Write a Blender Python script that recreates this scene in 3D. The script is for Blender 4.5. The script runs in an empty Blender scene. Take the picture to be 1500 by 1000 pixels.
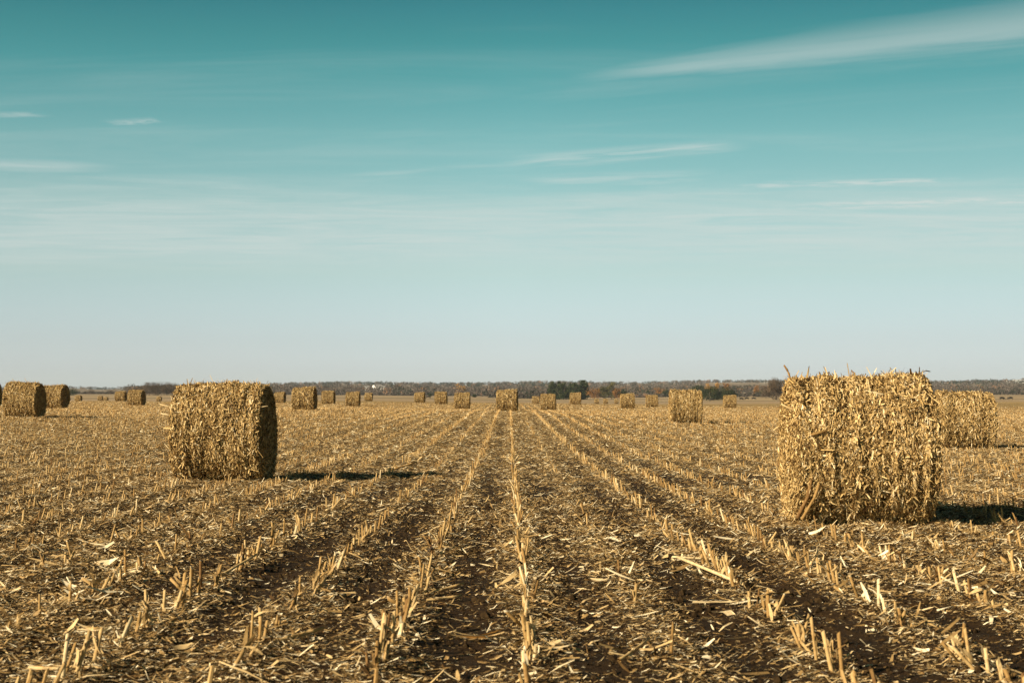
import bpy, bmesh, math, random
import numpy as np
from mathutils import Vector, Matrix

R = math.radians
SC = bpy.context.scene
COL = SC.collection
rng = np.random.default_rng(7)
random.seed(7)

# ------------------------------------------------------------------ camera
F = 2200.0                       # focal length in pixels of the 1500 px wide photograph
K = F / 1458.0                   # depths below were first read off for a 35 mm lens
HCAM = 1.36
PITCH = math.atan(82 / F)
cam_d = bpy.data.cameras.new('camera')
cam_d.sensor_width = 36
cam_d.lens = 36 * F / 1500
cam_d.clip_start = 0.05
cam_d.clip_end = 20000
cam_d.dof.use_dof = True
cam_d.dof.focus_distance = 24
cam_d.dof.aperture_fstop = 5.6
cam = bpy.data.objects.new('camera', cam_d)
COL.objects.link(cam)
cam.location = (0, 0, HCAM)
cam.rotation_euler = (R(90) + PITCH, 0, 0)
SC.camera = cam

# ------------------------------------------------------------------ world, sun, exposure
SUN_EL, SUN_AZ = R(24), R(36)    # shadows fall to the right and a little away
SC.view_settings.view_transform = 'Standard'
SC.view_settings.look = 'None'
SC.view_settings.exposure = 0.75
SC.view_settings.gamma = 1
sun_dir = Vector((-math.cos(SUN_AZ) * math.cos(SUN_EL), -math.sin(SUN_AZ) * math.cos(SUN_EL), math.sin(SUN_EL)))
sl = bpy.data.lights.new('sun', 'SUN')
sl.energy = 5.0
sl.angle = R(0.5)
sl.color = (1.0, 0.85, 0.64)
so = bpy.data.objects.new('sun', sl)
COL.objects.link(so)
so.rotation_euler = sun_dir.to_track_quat('Z', 'Y').to_euler()
so.location = (-20, -20, 30)

W = bpy.data.worlds.new('World')
SC.world = W
W.use_nodes = True


class NB:
    """small node-building helper"""
    def __init__(self, tree):
        self.t = tree
        self.n = tree.nodes
        self.l = tree.links

    def put(self, sock, v):
        if isinstance(v, bpy.types.NodeSocket):
            self.l.new(v, sock)
        elif v is not None:
            sock.default_value = v

    def math(self, op, a, b=None, c=None, clamp=False):
        n = self.n.new('ShaderNodeMath')
        n.operation = op
        n.use_clamp = clamp
        self.put(n.inputs[0], a)
        if b is not None:
            self.put(n.inputs[1], b)
        if c is not None:
            self.put(n.inputs[2], c)
        return n.outputs[0]

    def step(self, v, lo, hi, out0=0.0, out1=1.0):
        n = self.n.new('ShaderNodeMapRange')
        n.interpolation_type = 'SMOOTHSTEP'
        self.put(n.inputs['Value'], v)
        self.put(n.inputs['From Min'], lo)
        self.put(n.inputs['From Max'], hi)
        self.put(n.inputs['To Min'], out0)
        self.put(n.inputs['To Max'], out1)
        return n.outputs['Result']

    def comb(self, x, y, z):
        n = self.n.new('ShaderNodeCombineXYZ')
        self.put(n.inputs[0], x)
        self.put(n.inputs[1], y)
        self.put(n.inputs[2], z)
        return n.outputs[0]

    def sep(self, v):
        n = self.n.new('ShaderNodeSeparateXYZ')
        self.put(n.inputs[0], v)
        return n.outputs

    def noise(self, vec, scale, detail=4, rough=0.55, dist=0.0):
        n = self.n.new('ShaderNodeTexNoise')
        self.put(n.inputs['Vector'], vec)
        n.inputs['Scale'].default_value = scale
        n.inputs['Detail'].default_value = detail
        n.inputs['Roughness'].default_value = rough
        n.inputs['Distortion'].default_value = dist
        return n.outputs['Fac']

    def mix(self, f, a, b, mode='MIX'):
        n = self.n.new('ShaderNodeMix')
        n.data_type = 'RGBA'
        n.blend_type = mode
        self.put(n.inputs['Factor'], f)
        self.put(n.inputs[6], a if isinstance(a, bpy.types.NodeSocket) else (*a, 1))
        self.put(n.inputs[7], b if isinstance(b, bpy.types.NodeSocket) else (*b, 1))
        return n.outputs[2]

    def ramp(self, f, stops, interp='LINEAR'):
        n = self.n.new('ShaderNodeValToRGB')
        n.color_ramp.interpolation = interp
        e = n.color_ramp.elements
        e[0].position, e[0].color = stops[0][0], (*stops[0][1], 1)
        e[1].position, e[1].color = stops[-1][0], (*stops[-1][1], 1)
        for p, c in stops[1:-1]:
            k = e.new(p)
            k.color = (*c, 1)
        self.put(n.inputs[0], f)
        return n.outputs[0]


def lin(c):
    return tuple((v / 255 / 12.92) if v / 255 <= 0.04045 else ((v / 255 + 0.055) / 1.055) ** 2.4 for v in c)


def build_world():
    b = NB(W.node_tree)
    b.n.clear()
    sky = b.n.new('ShaderNodeTexSky')
    sky.sky_type = 'NISHITA'
    sky.sun_disc = False
    sky.sun_elevation = SUN_EL
    sky.sun_rotation = math.atan2(sun_dir.x, sun_dir.y)
    sky.altitude = 300
    sky.air_density = 1.0
    sky.dust_density = 1.0
    sky.ozone_density = 1.0
    tc = b.n.new('ShaderNodeTexCoord')
    x, y, z = b.sep(tc.outputs['Generated'])
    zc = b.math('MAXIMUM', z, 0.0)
    # colour of the air by height over the horizon (cool teal day, pale at the horizon), darkened overhead to cut fill light
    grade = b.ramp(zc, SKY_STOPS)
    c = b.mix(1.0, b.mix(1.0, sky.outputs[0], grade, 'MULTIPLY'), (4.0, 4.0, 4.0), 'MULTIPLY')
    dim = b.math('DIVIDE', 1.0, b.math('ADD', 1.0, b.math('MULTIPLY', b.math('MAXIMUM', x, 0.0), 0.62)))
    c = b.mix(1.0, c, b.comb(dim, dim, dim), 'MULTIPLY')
    # cirrus lies in a plane high above: direction -> point of that plane
    zz = b.math('MAXIMUM', z, 0.02)
    px = b.math('DIVIDE', x, zz)
    py = b.math('DIVIDE', b.math('DIVIDE', y, zz), K)
    P = b.comb(px, py, 0.0)

    def streak(p1, p2, w1, w2, amt, stretch=7.0, nscale=1.6, lo=0.3, hi=0.75, edge=1.0, seed=0.0):
        dx, dy = p2[0] - p1[0], p2[1] - p1[1]
        L = math.hypot(dx, dy)
        ux, uy = dx / L, dy / L
        qx = b.math('SUBTRACT', px, p1[0])
        qy = b.math('SUBTRACT', py, p1[1])
        t = b.math('DIVIDE', b.math('ADD', b.math('MULTIPLY', qx, ux), b.math('MULTIPLY', qy, uy)), L)
        d = b.math('SUBTRACT', b.math('MULTIPLY', qx, uy), b.math('MULTIPLY', qy, ux))
        nv = b.comb(b.math('ADD', b.math('MULTIPLY', t, L * 5.0 / stretch), d), b.math('MULTIPLY', d, 4.0), seed)
        n = b.noise(nv, nscale, 6, 0.6, 0.35)
        d2 = b.math('ADD', d, b.math('MULTIPLY', b.math('SUBTRACT', n, 0.5), w2 * 0.8))
        w = b.math('ADD', b.math('MULTIPLY', b.math('MINIMUM', b.math('MAXIMUM', t, 0.0), 1.6), w2 - w1), w1)
        m = b.step(b.math('DIVIDE', b.math('ABSOLUTE', d2), w), 1.0, 1.0 - edge)
        ends = b.math('MULTIPLY', b.step(t, 0.0, 0.35), b.step(t, 1.0, 0.8) if p2[0] < 2.5 and amt < 0.9 and p2[2] else 1.0)
        f = b.math('MULTIPLY', b.math('MULTIPLY', m, ends), b.step(n, lo, hi))
        return b.math('MULTIPLY', f, amt)

    ms = []
    ms.append(streak((0.08, 3.15), (1.40, 2.66, 0), 0.06, 0.30, 0.42, 9, 2.0, 0.0, 0.62, 1.0, 1.3))
    ms.append(streak((-1.00, 4.55), (0.16, 4.22, 1), 0.08, 0.16, 0.30, 5, 3.0, 0.3, 0.8, 1.0, 4.1))
    ms.append(streak((-0.15, 4.30), (0.98, 3.88, 1), 0.24, 0.13, 0.72, 6, 3.0, 0.25, 0.75, 1.0, 9.7))
    ms.append(streak((-0.10, 4.62), (0.98, 4.46, 1), 0.22, 0.20, 0.45, 6, 3.0, 0.3, 0.7, 1.0, 29.7))
    ms.append(streak((0.90, 4.72), (2.15, 4.55, 1), 0.14, 0.12, 0.7, 4, 4.0, 0.35, 0.6, 1.0, 14.2))
    ms.append(streak((1.10, 5.25), (3.0, 4.95, 0), 0.20, 0.28, 0.8, 3, 2.6, 0.30, 0.6, 0.9, 19.0))
    ms.append(streak((-3.4, 4.15), (-1.62, 4.32, 1), 0.34, 0.14, 0.45, 5, 2.2, 0.1, 0.7, 1.0, 23.0))
    ms.append(streak((-1.50, 3.62), (-1.26, 3.57, 1), 0.06, 0.06, 0.35, 1.5, 7.0, 0.3, 0.6, 1.0, 33.0))
    ms.append(streak((-2.2, 3.5), (-1.62, 3.5, 1), 0.06, 0.05, 0.35, 2.5, 5.0, 0.3, 0.6, 1.0, 43.0))
    # the long veil low in the sky
    wob = b.noise(b.comb(b.math('MULTIPLY', px, 0.5), py, 2.0), 1.6, 6, 0.65, 0.4)
    yy = b.math('ADD', py, b.math('MULTIPLY', b.math('SUBTRACT', wob, 0.5), 1.4))
    veil = b.math('MULTIPLY', b.step(yy, 4.3, 5.4), b.step(yy, 8.5, 6.2))
    fine = b.noise(b.comb(b.math('MULTIPLY', px, 0.45), b.math('MULTIPLY', py, 1.6), 7.0), 2.2, 8, 0.68, 0.8)
    veil = b.math('MULTIPLY', veil, b.step(fine, 0.05, 0.85))
    veil = b.math('MULTIPLY', veil, 0.72)
    ms.append(veil)
    # faint streaks everywhere
    fs = b.noise(b.comb(b.math('MULTIPLY', px, 0.2), b.math('ADD', py, b.math('MULTIPLY', px, 0.12)), 11.0), 1.7, 7, 0.62, 0.6)
    ms.append(b.math('MULTIPLY', b.step(fs, 0.5, 0.85), 0.22))
    tot = ms[0]
    for m in ms[1:]:
        tot = b.math('MAXIMUM', tot, m)
    tot = b.math('MULTIPLY', tot, b.step(z, 0.0, 0.06))
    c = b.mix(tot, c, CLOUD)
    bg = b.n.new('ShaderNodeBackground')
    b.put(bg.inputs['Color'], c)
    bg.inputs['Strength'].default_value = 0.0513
    out = b.n.new('ShaderNodeOutputWorld')
    b.l.new(bg.outputs[0], out.inputs['Surface'])


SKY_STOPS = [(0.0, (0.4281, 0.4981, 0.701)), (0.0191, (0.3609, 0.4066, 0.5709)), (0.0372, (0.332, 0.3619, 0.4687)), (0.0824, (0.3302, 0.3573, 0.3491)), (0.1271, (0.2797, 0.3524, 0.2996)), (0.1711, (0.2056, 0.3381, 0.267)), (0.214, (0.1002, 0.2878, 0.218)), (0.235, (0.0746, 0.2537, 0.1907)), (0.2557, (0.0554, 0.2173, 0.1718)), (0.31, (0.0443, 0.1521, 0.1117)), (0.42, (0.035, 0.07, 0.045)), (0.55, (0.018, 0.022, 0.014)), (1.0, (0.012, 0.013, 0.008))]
CLOUD = (7.63, 8.30, 7.96)
build_world()

# ------------------------------------------------------------------ helpers
def ray(px, py, d):
    """point at forward distance d seen at pixel (px, py) of the photograph"""
    vx, vy, vz = px - 750, F, -(py - 500)
    c, s = math.cos(PITCH), math.sin(PITCH)
    wy = vy * c - vz * s
    wz = vy * s + vz * c
    k = d / wy
    return vx * k, d, HCAM + wz * k


def vnoise(x, y, seed=0):
    xi = np.floor(x).astype(np.int64)
    yi = np.floor(y).astype(np.int64)
    fx = x - xi
    fy = y - yi
    fx = fx * fx * (3 - 2 * fx)
    fy = fy * fy * (3 - 2 * fy)

    def h(a, c):
        n = (a * 374761393 + c * 668265263 + seed * 1442695041) & 0xFFFFFFFF
        n = ((n ^ (n >> 13)) * 1274126177) & 0xFFFFFFFF
        n = n ^ (n >> 16)
        return (n & 0xFFFF) / 65535.0
    return (h(xi, yi) * (1 - fx) * (1 - fy) + h(xi + 1, yi) * fx * (1 - fy)
            + h(xi, yi + 1) * (1 - fx) * fy + h(xi + 1, yi + 1) * fx * fy) * 2 - 1


def fbm(x, y, octv=4, seed=0):
    s = 0
    a = 1.0
    for i in range(octv):
        s = s + a * vnoise(x * 2 ** i + 17.3 * i, y * 2 ** i - 9.1 * i, seed + i)
        a *= 0.5
    return s / 1.8


def mesh_np(name, verts, quads=None, tris=None, attrs=None, mats=(), smooth=False, midx=None):
    me = bpy.data.meshes.new(name)
    verts = np.asarray(verts, dtype=np.float32).reshape(-1, 3)
    nq = 0 if quads is None else len(quads)
    nt = 0 if tris is None else len(tris)
    me.vertices.add(len(verts))
    me.vertices.foreach_set('co', verts.ravel())
    loops = []
    starts = []
    if nq:
        loops.append(np.asarray(quads, dtype=np.int32).ravel())
        starts.append(np.arange(nq, dtype=np.int32) * 4)
    if nt:
        loops.append(np.asarray(tris, dtype=np.int32).ravel())
        starts.append(nq * 4 + np.arange(nt, dtype=np.int32) * 3)
    lv = np.concatenate(loops)
    me.loops.add(len(lv))
    me.loops.foreach_set('vertex_index', lv)
    me.polygons.add(nq + nt)
    me.polygons.foreach_set('loop_start', np.concatenate(starts))
    if midx is not None:
        me.polygons.foreach_set('material_index', np.asarray(midx, dtype=np.int32))
    me.update(calc_edges=True)
    me.polygons.foreach_set('use_smooth', np.full(nq + nt, smooth, dtype=bool))
    for k, v in (attrs or {}).items():
        a = me.attributes.new(k, 'FLOAT', 'POINT')
        a.data.foreach_set('value', np.asarray(v, dtype=np.float32))
    for m in mats:
        me.materials.append(m)
    return me


def link(name, me, parent=None, loc=None, rotz=None):
    o = bpy.data.objects.new(name, me)
    COL.objects.link(o)
    if parent is not None:
        o.parent = parent
    if loc is not None:
        o.location = loc
    if rotz is not None:
        o.rotation_euler = (0, 0, rotz)
    return o


def tag(o, label=None, cat=None, group=None, kind=None):
    if label:
        o['label'] = label
    if cat:
        o['category'] = cat
    if group:
        o['group'] = group
    if kind:
        o['kind'] = kind
    return o


class MB:
    """collects vertices and faces for one mesh"""
    def __init__(self):
        self.v, self.q, self.t, self.at, self.n = [], [], [], [], 0
        self.mq, self.mt = [], []

    def add(self, v, q=None, t=None, tint=0.5, m=0):
        v = np.asarray(v, dtype=np.float64).reshape(-1, 3)
        if q is not None and len(q):
            q = np.asarray(q).reshape(-1, 4)
            self.q.append(q + self.n)
            self.mq.append(np.full(len(q), m))
        if t is not None and len(t):
            t = np.asarray(t).reshape(-1, 3)
            self.t.append(t + self.n)
            self.mt.append(np.full(len(t), m))
        self.v.append(v)
        self.at.append(np.broadcast_to(np.asarray(tint, dtype=np.float64), (len(v),)) if np.ndim(tint) == 0 else np.asarray(tint))
        self.n += len(v)

    def mesh(self, name, mats, smooth=False):
        q = np.concatenate(self.q) if self.q else None
        t = np.concatenate(self.t) if self.t else None
        mi = np.concatenate(self.mq + self.mt)
        return mesh_np(name, np.concatenate(self.v), q, t, {'tint': np.concatenate(self.at)}, mats, smooth, mi)


def unit(a):
    return a / np.maximum(np.linalg.norm(a, axis=-1, keepdims=True), 1e-9)


def blades(P, T, N, L, Wd, bend, twist, tint, segs=2, taper=0.55):
    """n curled strips: centre P, direction T, normal N -> verts, quads, tint"""
    n = len(P)
    T = unit(T)
    N = unit(N - T * (N * T).sum(1, keepdims=True))
    B = np.cross(T, N)
    k = segs + 1
    V = np.empty((n, k, 2, 3))
    for i in range(k):
        s = i / segs - 0.5
        c = P + T * (L * s)[:, None] + N * (bend * L * (4 * s * s))[:, None]
        a = twist * s
        Wv = B * np.cos(a)[:, None] + N * np.sin(a)[:, None]
        w = Wd * (1 - taper * abs(2 * s)) * 0.5
        V[:, i, 0] = c - Wv * w[:, None]
        V[:, i, 1] = c + Wv * w[:, None]
    base = (np.arange(n) * k * 2)[:, None]
    Q = []
    for i in range(segs):
        Q.append(base + np.array([[2 * i, 2 * i + 1, 2 * i + 3, 2 * i + 2]]))
    Q = np.stack(Q, 1).reshape(-1, 4)
    return V.reshape(-1, 3), Q, np.repeat(tint, k * 2)


def prism(p0, p1, r0, r1, sides=7, slant=0.0, cap=True, rings=None, ph=0.0):
    """tapered round stick between two points; optional node rings [(t, scale)]"""
    p0 = np.array(p0, float)
    p1 = np.array(p1, float)
    d = p1 - p0
    L = np.linalg.norm(d)
    d = d / L
    u = np.cross(d, [0.3, 1, 0.1])
    u /= np.linalg.norm(u)
    w = np.cross(d, u)
    ts = [(0, 1)] + list(rings or []) + [(1, 1)]
    V = []
    for (t, sc) in ts:
        r = (r0 + (r1 - r0) * t) * sc
        for i in range(sides):
            a = ph + 2 * math.pi * i / sides
            off = slant * r * math.cos(a) * d if t == 1 else 0
            V.append(p0 + d * L * t + (u * math.cos(a) + w * math.sin(a)) * r + off)
    Q = []
    for j in range(len(ts) - 1):
        for i in range(sides):
            a, c = j * sides + i, j * sides + (i + 1) % sides
            Q.append((a, c, c + sides, a + sides))
    T = []
    if cap:
        V.append(p1.copy())
        o = (len(ts) - 1) * sides
        ci = len(V) - 1
        for i in range(sides):
            T.append((o + i, o + (i + 1) % sides, ci))
    return V, Q, T


# ------------------------------------------------------------------ terrain
# (px, py of the ground, forward distance) read off the photograph
BALES = [
    # px centre, py base, distance, rotation (deg), detail, label
    (1255, 765, 10.85, -3, 'near', 'largest round bale with stalks poking from its top at the right of the field'),
    (328, 703, 16.4, -1, 'near', 'big shaggy bale with black shaded end and long shadow, left of the centre rows'),
    (1411, 659, 27.3, -3.0, 'mid', 'round bale half hidden behind the largest bale'),
    (36, 613, 45, -1.8, 'mid', 'nearer of the two big bales by the left edge, its dark end towards the second'),
    (-22, 597, 58, -4.2, 'small', 'bale cut off by the left edge with only its dark end in view'),
    (80, 599, 66, -5.4, 'small', 'bale right behind the nearer left edge bale, its dark oval end showing'),
    (177, 588, 150, -0.6, 'small', 'small bale peeking out behind the dark ended bale in front of the bare brown trees'),
    (200, 594, 99, -5.4, 'small', 'dark ended bale standing in front of the bare brown trees'),
    (410, 590, 141, -5.4, 'small', 'small bale just past the shaded end of the big shaggy left bale'),
    (446, 601, 65, -3.0, 'small', 'larger bale with shaded end, first in the line right of the big shaggy bale'),
    (481, 592, 119, -3.0, 'small', 'small bale with dark end, second in the line right of the big shaggy bale'),
    (517, 595, 106, -0.6, 'small', 'squarish bale in the line, between the dark ended one and a tiny far one'),
    (540, 587, 205, -5.4, 'far', 'tiny pale bale below the white farmhouses'),
    (615, 590, 150, -5.4, 'small', 'farther and smallest of the three bales just left of the centre bale'),
    (646, 592, 127, -3.0, 'small', 'middle one of the three bales just left of the centre bale'),
    (677, 599, 98, -0.6, 'small', 'nearest of the three bales left of the centre bale, below the orange tree'),
    (743, 602, 71, -4.2, 'small', 'bale standing at the far end of the two centre stubble rows'),
    (785, 592, 200, -5.4, 'far', 'low pale bale half hidden behind the bale right of the centre one'),
    (803, 601, 97, -4.2, 'small', 'first bale right of the centre bale, in front of the pale low one'),
    (843, 592, 134, -4.2, 'small', 'bale in front of the tall dark cedars'),
    (919, 598, 105, -1.8, 'small', 'bale with narrow dark right edge, left one of the pair near the orange shrubs'),
    (955, 597, 120, -5.4, 'small', 'bale between the dark edged bale and the medium bale'),
    (1004, 620, 47, -1.8, 'mid', 'medium bale alone on the right side with a broken shadow beside it'),
    (1069, 598, 122, -1.8, 'small', 'small bale right of the round dark evergreens'),
    (115, 588, 255, -5.4, 'far', 'tiny bale with dark end near the far evergreen, left side'),
    (99, 588, 330, -1.8, 'far', 'tiniest dark ended bale beside the two big left edge bales'),
    (147, 585, 330, -0.6, 'far', 'tiny bale out on the left field, farthest of those before the thin trees'),
    (155, 588, 360, -5.4, 'far', 'tiny bale just in front of the farthest left one, dark end showing'),
    (233, 588, 330, -4.2, 'far', 'tiny dark ended bale between the bare brown trees and the big shaggy bale'),
    (874, 591, 330, -1.8, 'far', 'tiny pale bale in the gap under the orange tree'),
    (887, 591, 330, -0.6, 'far', 'tiny pale bale under the grey green trees, second in the gap'),
    (903, 591, 350, -4.2, 'far', 'tiny pale bale touching the dark edged bale'),
]
BALES = [(a, c, d * K, e, g, h) for (a, c, d, e, g, h) in BALES]
ctrl = []
for (px, py, d, *_ ) in BALES:
    if d > 20 and py < 640:
        X, Y, Z = ray(px, py, d)
        ctrl.append((X / Y, math.log(Y), Z))
for d in (2.2, 4.5, 9, 16.5, 25.5):
    for u in (-0.6, -0.3, 0, 0.3, 0.6):
        ctrl.append((u, math.log(d), 0.0))
ctrl.append((0.30, math.log(27 * K), -0.05))
ctrl.append((-0.133, math.log(27 * K), 0.05))
ctrl.append((0.0, math.log(30 * K), 0.06))
for (px, py, d) in [(1300, 604, 80), (1440, 600, 120), (1480, 590, 250), (1250, 592, 200),
                    (100, 581, 600), (250, 580, 600), (420, 580, 600), (600, 580, 600), (740, 584, 600), (830, 586, 600),
                    (900, 586, 600), (1030, 585, 600), (1150, 583, 600), (1300, 583, 600), (1480, 582, 600),
                    (-300, 582, 600), (1800, 582, 600), (-300, 582, 200), (1800, 592, 200), (-300, 610, 46), (1800, 625, 46),
                    (100, 577, 1000), (400, 578, 1000), (750, 580, 1000), (900, 580, 1000), (1100, 577, 1000), (1450, 578, 1000),
                    (-300, 578, 1000), (1800, 578, 1000)]:
    X, Y, Z = ray(px, py, d * K)
    ctrl.append((X / Y, math.log(Y), Z))
ctrl = np.array(ctrl)
CU, CV, CZ = ctrl[:, 0] * 2.2 * K, ctrl[:, 1], ctrl[:, 2]


def tps(r2):
    return np.where(r2 > 1e-12, 0.5 * r2 * np.log(np.maximum(r2, 1e-12)), 0)


_n = len(CU)
_K = tps((CU[:, None] - CU) ** 2 + (CV[:, None] - CV) ** 2) + np.eye(_n) * 0.01
_Pm = np.stack([np.ones(_n), CU, CV], 1)
_A = np.block([[_K, _Pm], [_Pm.T, np.zeros((3, 3))]])
_w = np.linalg.solve(_A, np.concatenate([CZ, np.zeros(3)]))
# skyline of the far hills: (px, py)
SKY_PX = np.array([-400, 0, 100, 150, 190, 300, 400, 500, 560, 700, 800, 900, 960, 1050, 1130, 1200, 1400, 1500, 1900])
SKY_PY = np.array([572, 571, 570, 572, 571, 568, 566, 563.5, 563.5, 564.5, 562.5, 564, 563, 561, 561, 562.5, 562.5, 560.5, 562])


def base_z(x, y):
    x = np.asarray(x, float)
    y = np.asarray(y, float)
    rho = np.hypot(x, y)
    yy = np.maximum(y, 0.35 * rho + 0.3)
    u = np.clip(x / yy, -0.57, 0.57)
    v = np.log(np.clip(rho, 2.2, 1050 * K))
    cu = u * 2.2 * K
    out = np.empty(cu.shape)
    fu, fv, fo = cu.ravel(), v.ravel(), out.ravel()
    for i in range(0, len(fu), 200000):
        a, c = fu[i:i + 200000], fv[i:i + 200000]
        k = tps((a[:, None] - CU) ** 2 + (c[:, None] - CV) ** 2)
        fo[i:i + 200000] = k @ _w[:_n] + _w[_n] + _w[_n + 1] * a + _w[_n + 2] * c
    z = fo.reshape(cu.shape)
    # far hills
    py = np.interp(750 + u * F, SKY_PX, SKY_PY)
    ht = HCAM + (582 - py) / F * 2500 * K
    t = np.clip((rho - 1000 * K) / (1500 * K), 0, 1)
    t = t * t * (3 - 2 * t)
    hill = z * (1 - t) + ht * t
    hill = np.where(rho > 2700 * K, ht - (rho - 2700 * K) * 0.02, hill)
    hill = hill + np.clip((rho - 900 * K) / (800 * K), 0, 1) * 2.0 * fbm(x / 260, y / 260, 3, 5)
    # behind the camera: level
    front = np.clip(y / (0.6 * rho + 1e-6), 0, 1)
    return np.where(rho > 1000 * K, hill, z) * front


ROW0, ROWS = 0.11, 0.745
YAW = -5 / F


def row_coord(x, y):
    return (x - y * YAW - ROW0) / ROWS


def ground_z(x, y, fine=True):
    z = base_z(x, y)
    d = np.hypot(x, y)
    fade = np.clip(1.3 - d / 90, 0, 1)
    r = row_coord(x, y)
    z = z + fade * 0.014 * np.cos(2 * np.pi * r)
    z = z + fade * 0.030 * fbm(x / 0.9, y / 0.9, 3, 11)
    f2 = np.clip(1.25 - d / 30, 0, 1)
    z = z + f2 * 0.020 * fbm(x / 0.17, y / 0.17, 3, 21)
    z = z + 0.05 * np.clip(d / 60, 0, 1) * fbm(x / 9, y / 9, 3, 31)
    return z


def cover(x, y):
    """share of the soil hidden by chopped stover, 0..1"""
    d = np.hypot(x, y)
    r = row_coord(x, y)
    c = 0.40 + 0.42 * fbm(x / 1.6, y / 4.2, 3, 41) + 0.24 * fbm(x / 0.35, y / 0.7, 2, 51)
    c = c + 0.20 * np.cos(2 * np.pi * r)
    c = c + 0.20 * np.clip((-x - 1.6) / 2.0, 0, 1) + 0.16 * np.clip((x - 3.8) / 3, 0, 1)
    c = c - 0.16 * np.exp(-((r - 2.5) / 0.45) ** 2) - 0.12 * np.exp(-((r - 3.5) / 0.4) ** 2) - 0.12 * np.exp(-((r + 0.5) / 0.35) ** 2)
    c = c - 0.10 * np.exp(-((r - 1.6) / 0.3) ** 2)
    c = c + 0.36 * np.clip((d - 11) / 30, 0, 1)
    return np.clip(c, 0.05, 1)


# ------------------------------------------------------------------ materials
def new_mat(name):
    m = bpy.data.materials.new(name)
    m.use_nodes = True
    b = NB(m.node_tree)
    bs = b.n['Principled BSDF']
    bs.inputs['Specular IOR Level'].default_value = 0.15
    bs.inputs['Roughness'].default_value = 0.75
    return m, b, bs


def attr(b, name):
    n = b.n.new('ShaderNodeAttribute')
    n.attribute_name = name
    return n


def straw_mat(name, stops, streak=(60, 60, 60), amount=0.35, rough=0.6, translucent=0.0):
    m, b, bs = new_mat(name)
    tint = attr(b, 'tint').outputs['Fac']
    tc = b.n.new('ShaderNodeTexCoord')
    n = b.noise(tc.outputs['Object'], streak[0], 5, 0.7)
    n2 = b.noise(tc.outputs['Object'], 3.0, 3, 0.6)
    f = b.math('ADD', tint, b.math('MULTIPLY', b.math('SUBTRACT', n, 0.5), amount), clamp=False)
    f = b.math('ADD', f, b.math('MULTIPLY', b.math('SUBTRACT', n2, 0.5), 0.25), clamp=True)
    c = b.ramp(f, stops)
    b.put(bs.inputs['Base Color'], c)
    bs.inputs['Roughness'].default_value = rough
    return m


STRAW = [(0.0, (0.024, 0.011, 0.0035)), (0.22, (0.105, 0.056, 0.018)), (0.5, (0.355, 0.224, 0.085)), (0.78, (0.63, 0.45, 0.215)), (1.0, (0.86, 0.74, 0.50))]
BALEC = [(0.0, (0.024, 0.011, 0.0035)), (0.2, (0.14, 0.077, 0.025)), (0.5, (0.47, 0.308, 0.116)), (0.8, (0.69, 0.50, 0.235)), (1.0, (0.84, 0.70, 0.45))]
M_LIT = straw_mat('chopped_stover', STRAW)
M_BALE = straw_mat('baled_stover', BALEC, (35, 0, 0), 0.5, 0.85)
M_STALK = straw_mat('corn_stalk_rind', [(0.0, (0.15, 0.075, 0.025)), (0.35, (0.33, 0.195, 0.065)), (0.7, (0.52, 0.35, 0.15)), (1.0, (0.66, 0.52, 0.30))], (25, 0, 0), 0.85, 0.7)
M_PITH = straw_mat('corn_stalk_pith', [(0, (0.5, 0.4, 0.25)), (1, (0.75, 0.66, 0.48))])


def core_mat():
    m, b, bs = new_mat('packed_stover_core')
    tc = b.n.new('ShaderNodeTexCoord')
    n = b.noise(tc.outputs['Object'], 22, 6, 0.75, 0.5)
    c = b.ramp(n, [(0.3, (0.015, 0.009, 0.004)), (0.5, (0.075, 0.046, 0.018)), (0.7, (0.20, 0.13, 0.05))])  # darker than the outer straw: shade of the gaps painted into the core
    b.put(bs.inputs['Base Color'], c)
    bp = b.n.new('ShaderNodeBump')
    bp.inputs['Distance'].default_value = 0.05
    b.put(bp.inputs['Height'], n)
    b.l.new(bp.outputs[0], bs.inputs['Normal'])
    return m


M_CORE = core_mat()


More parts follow.
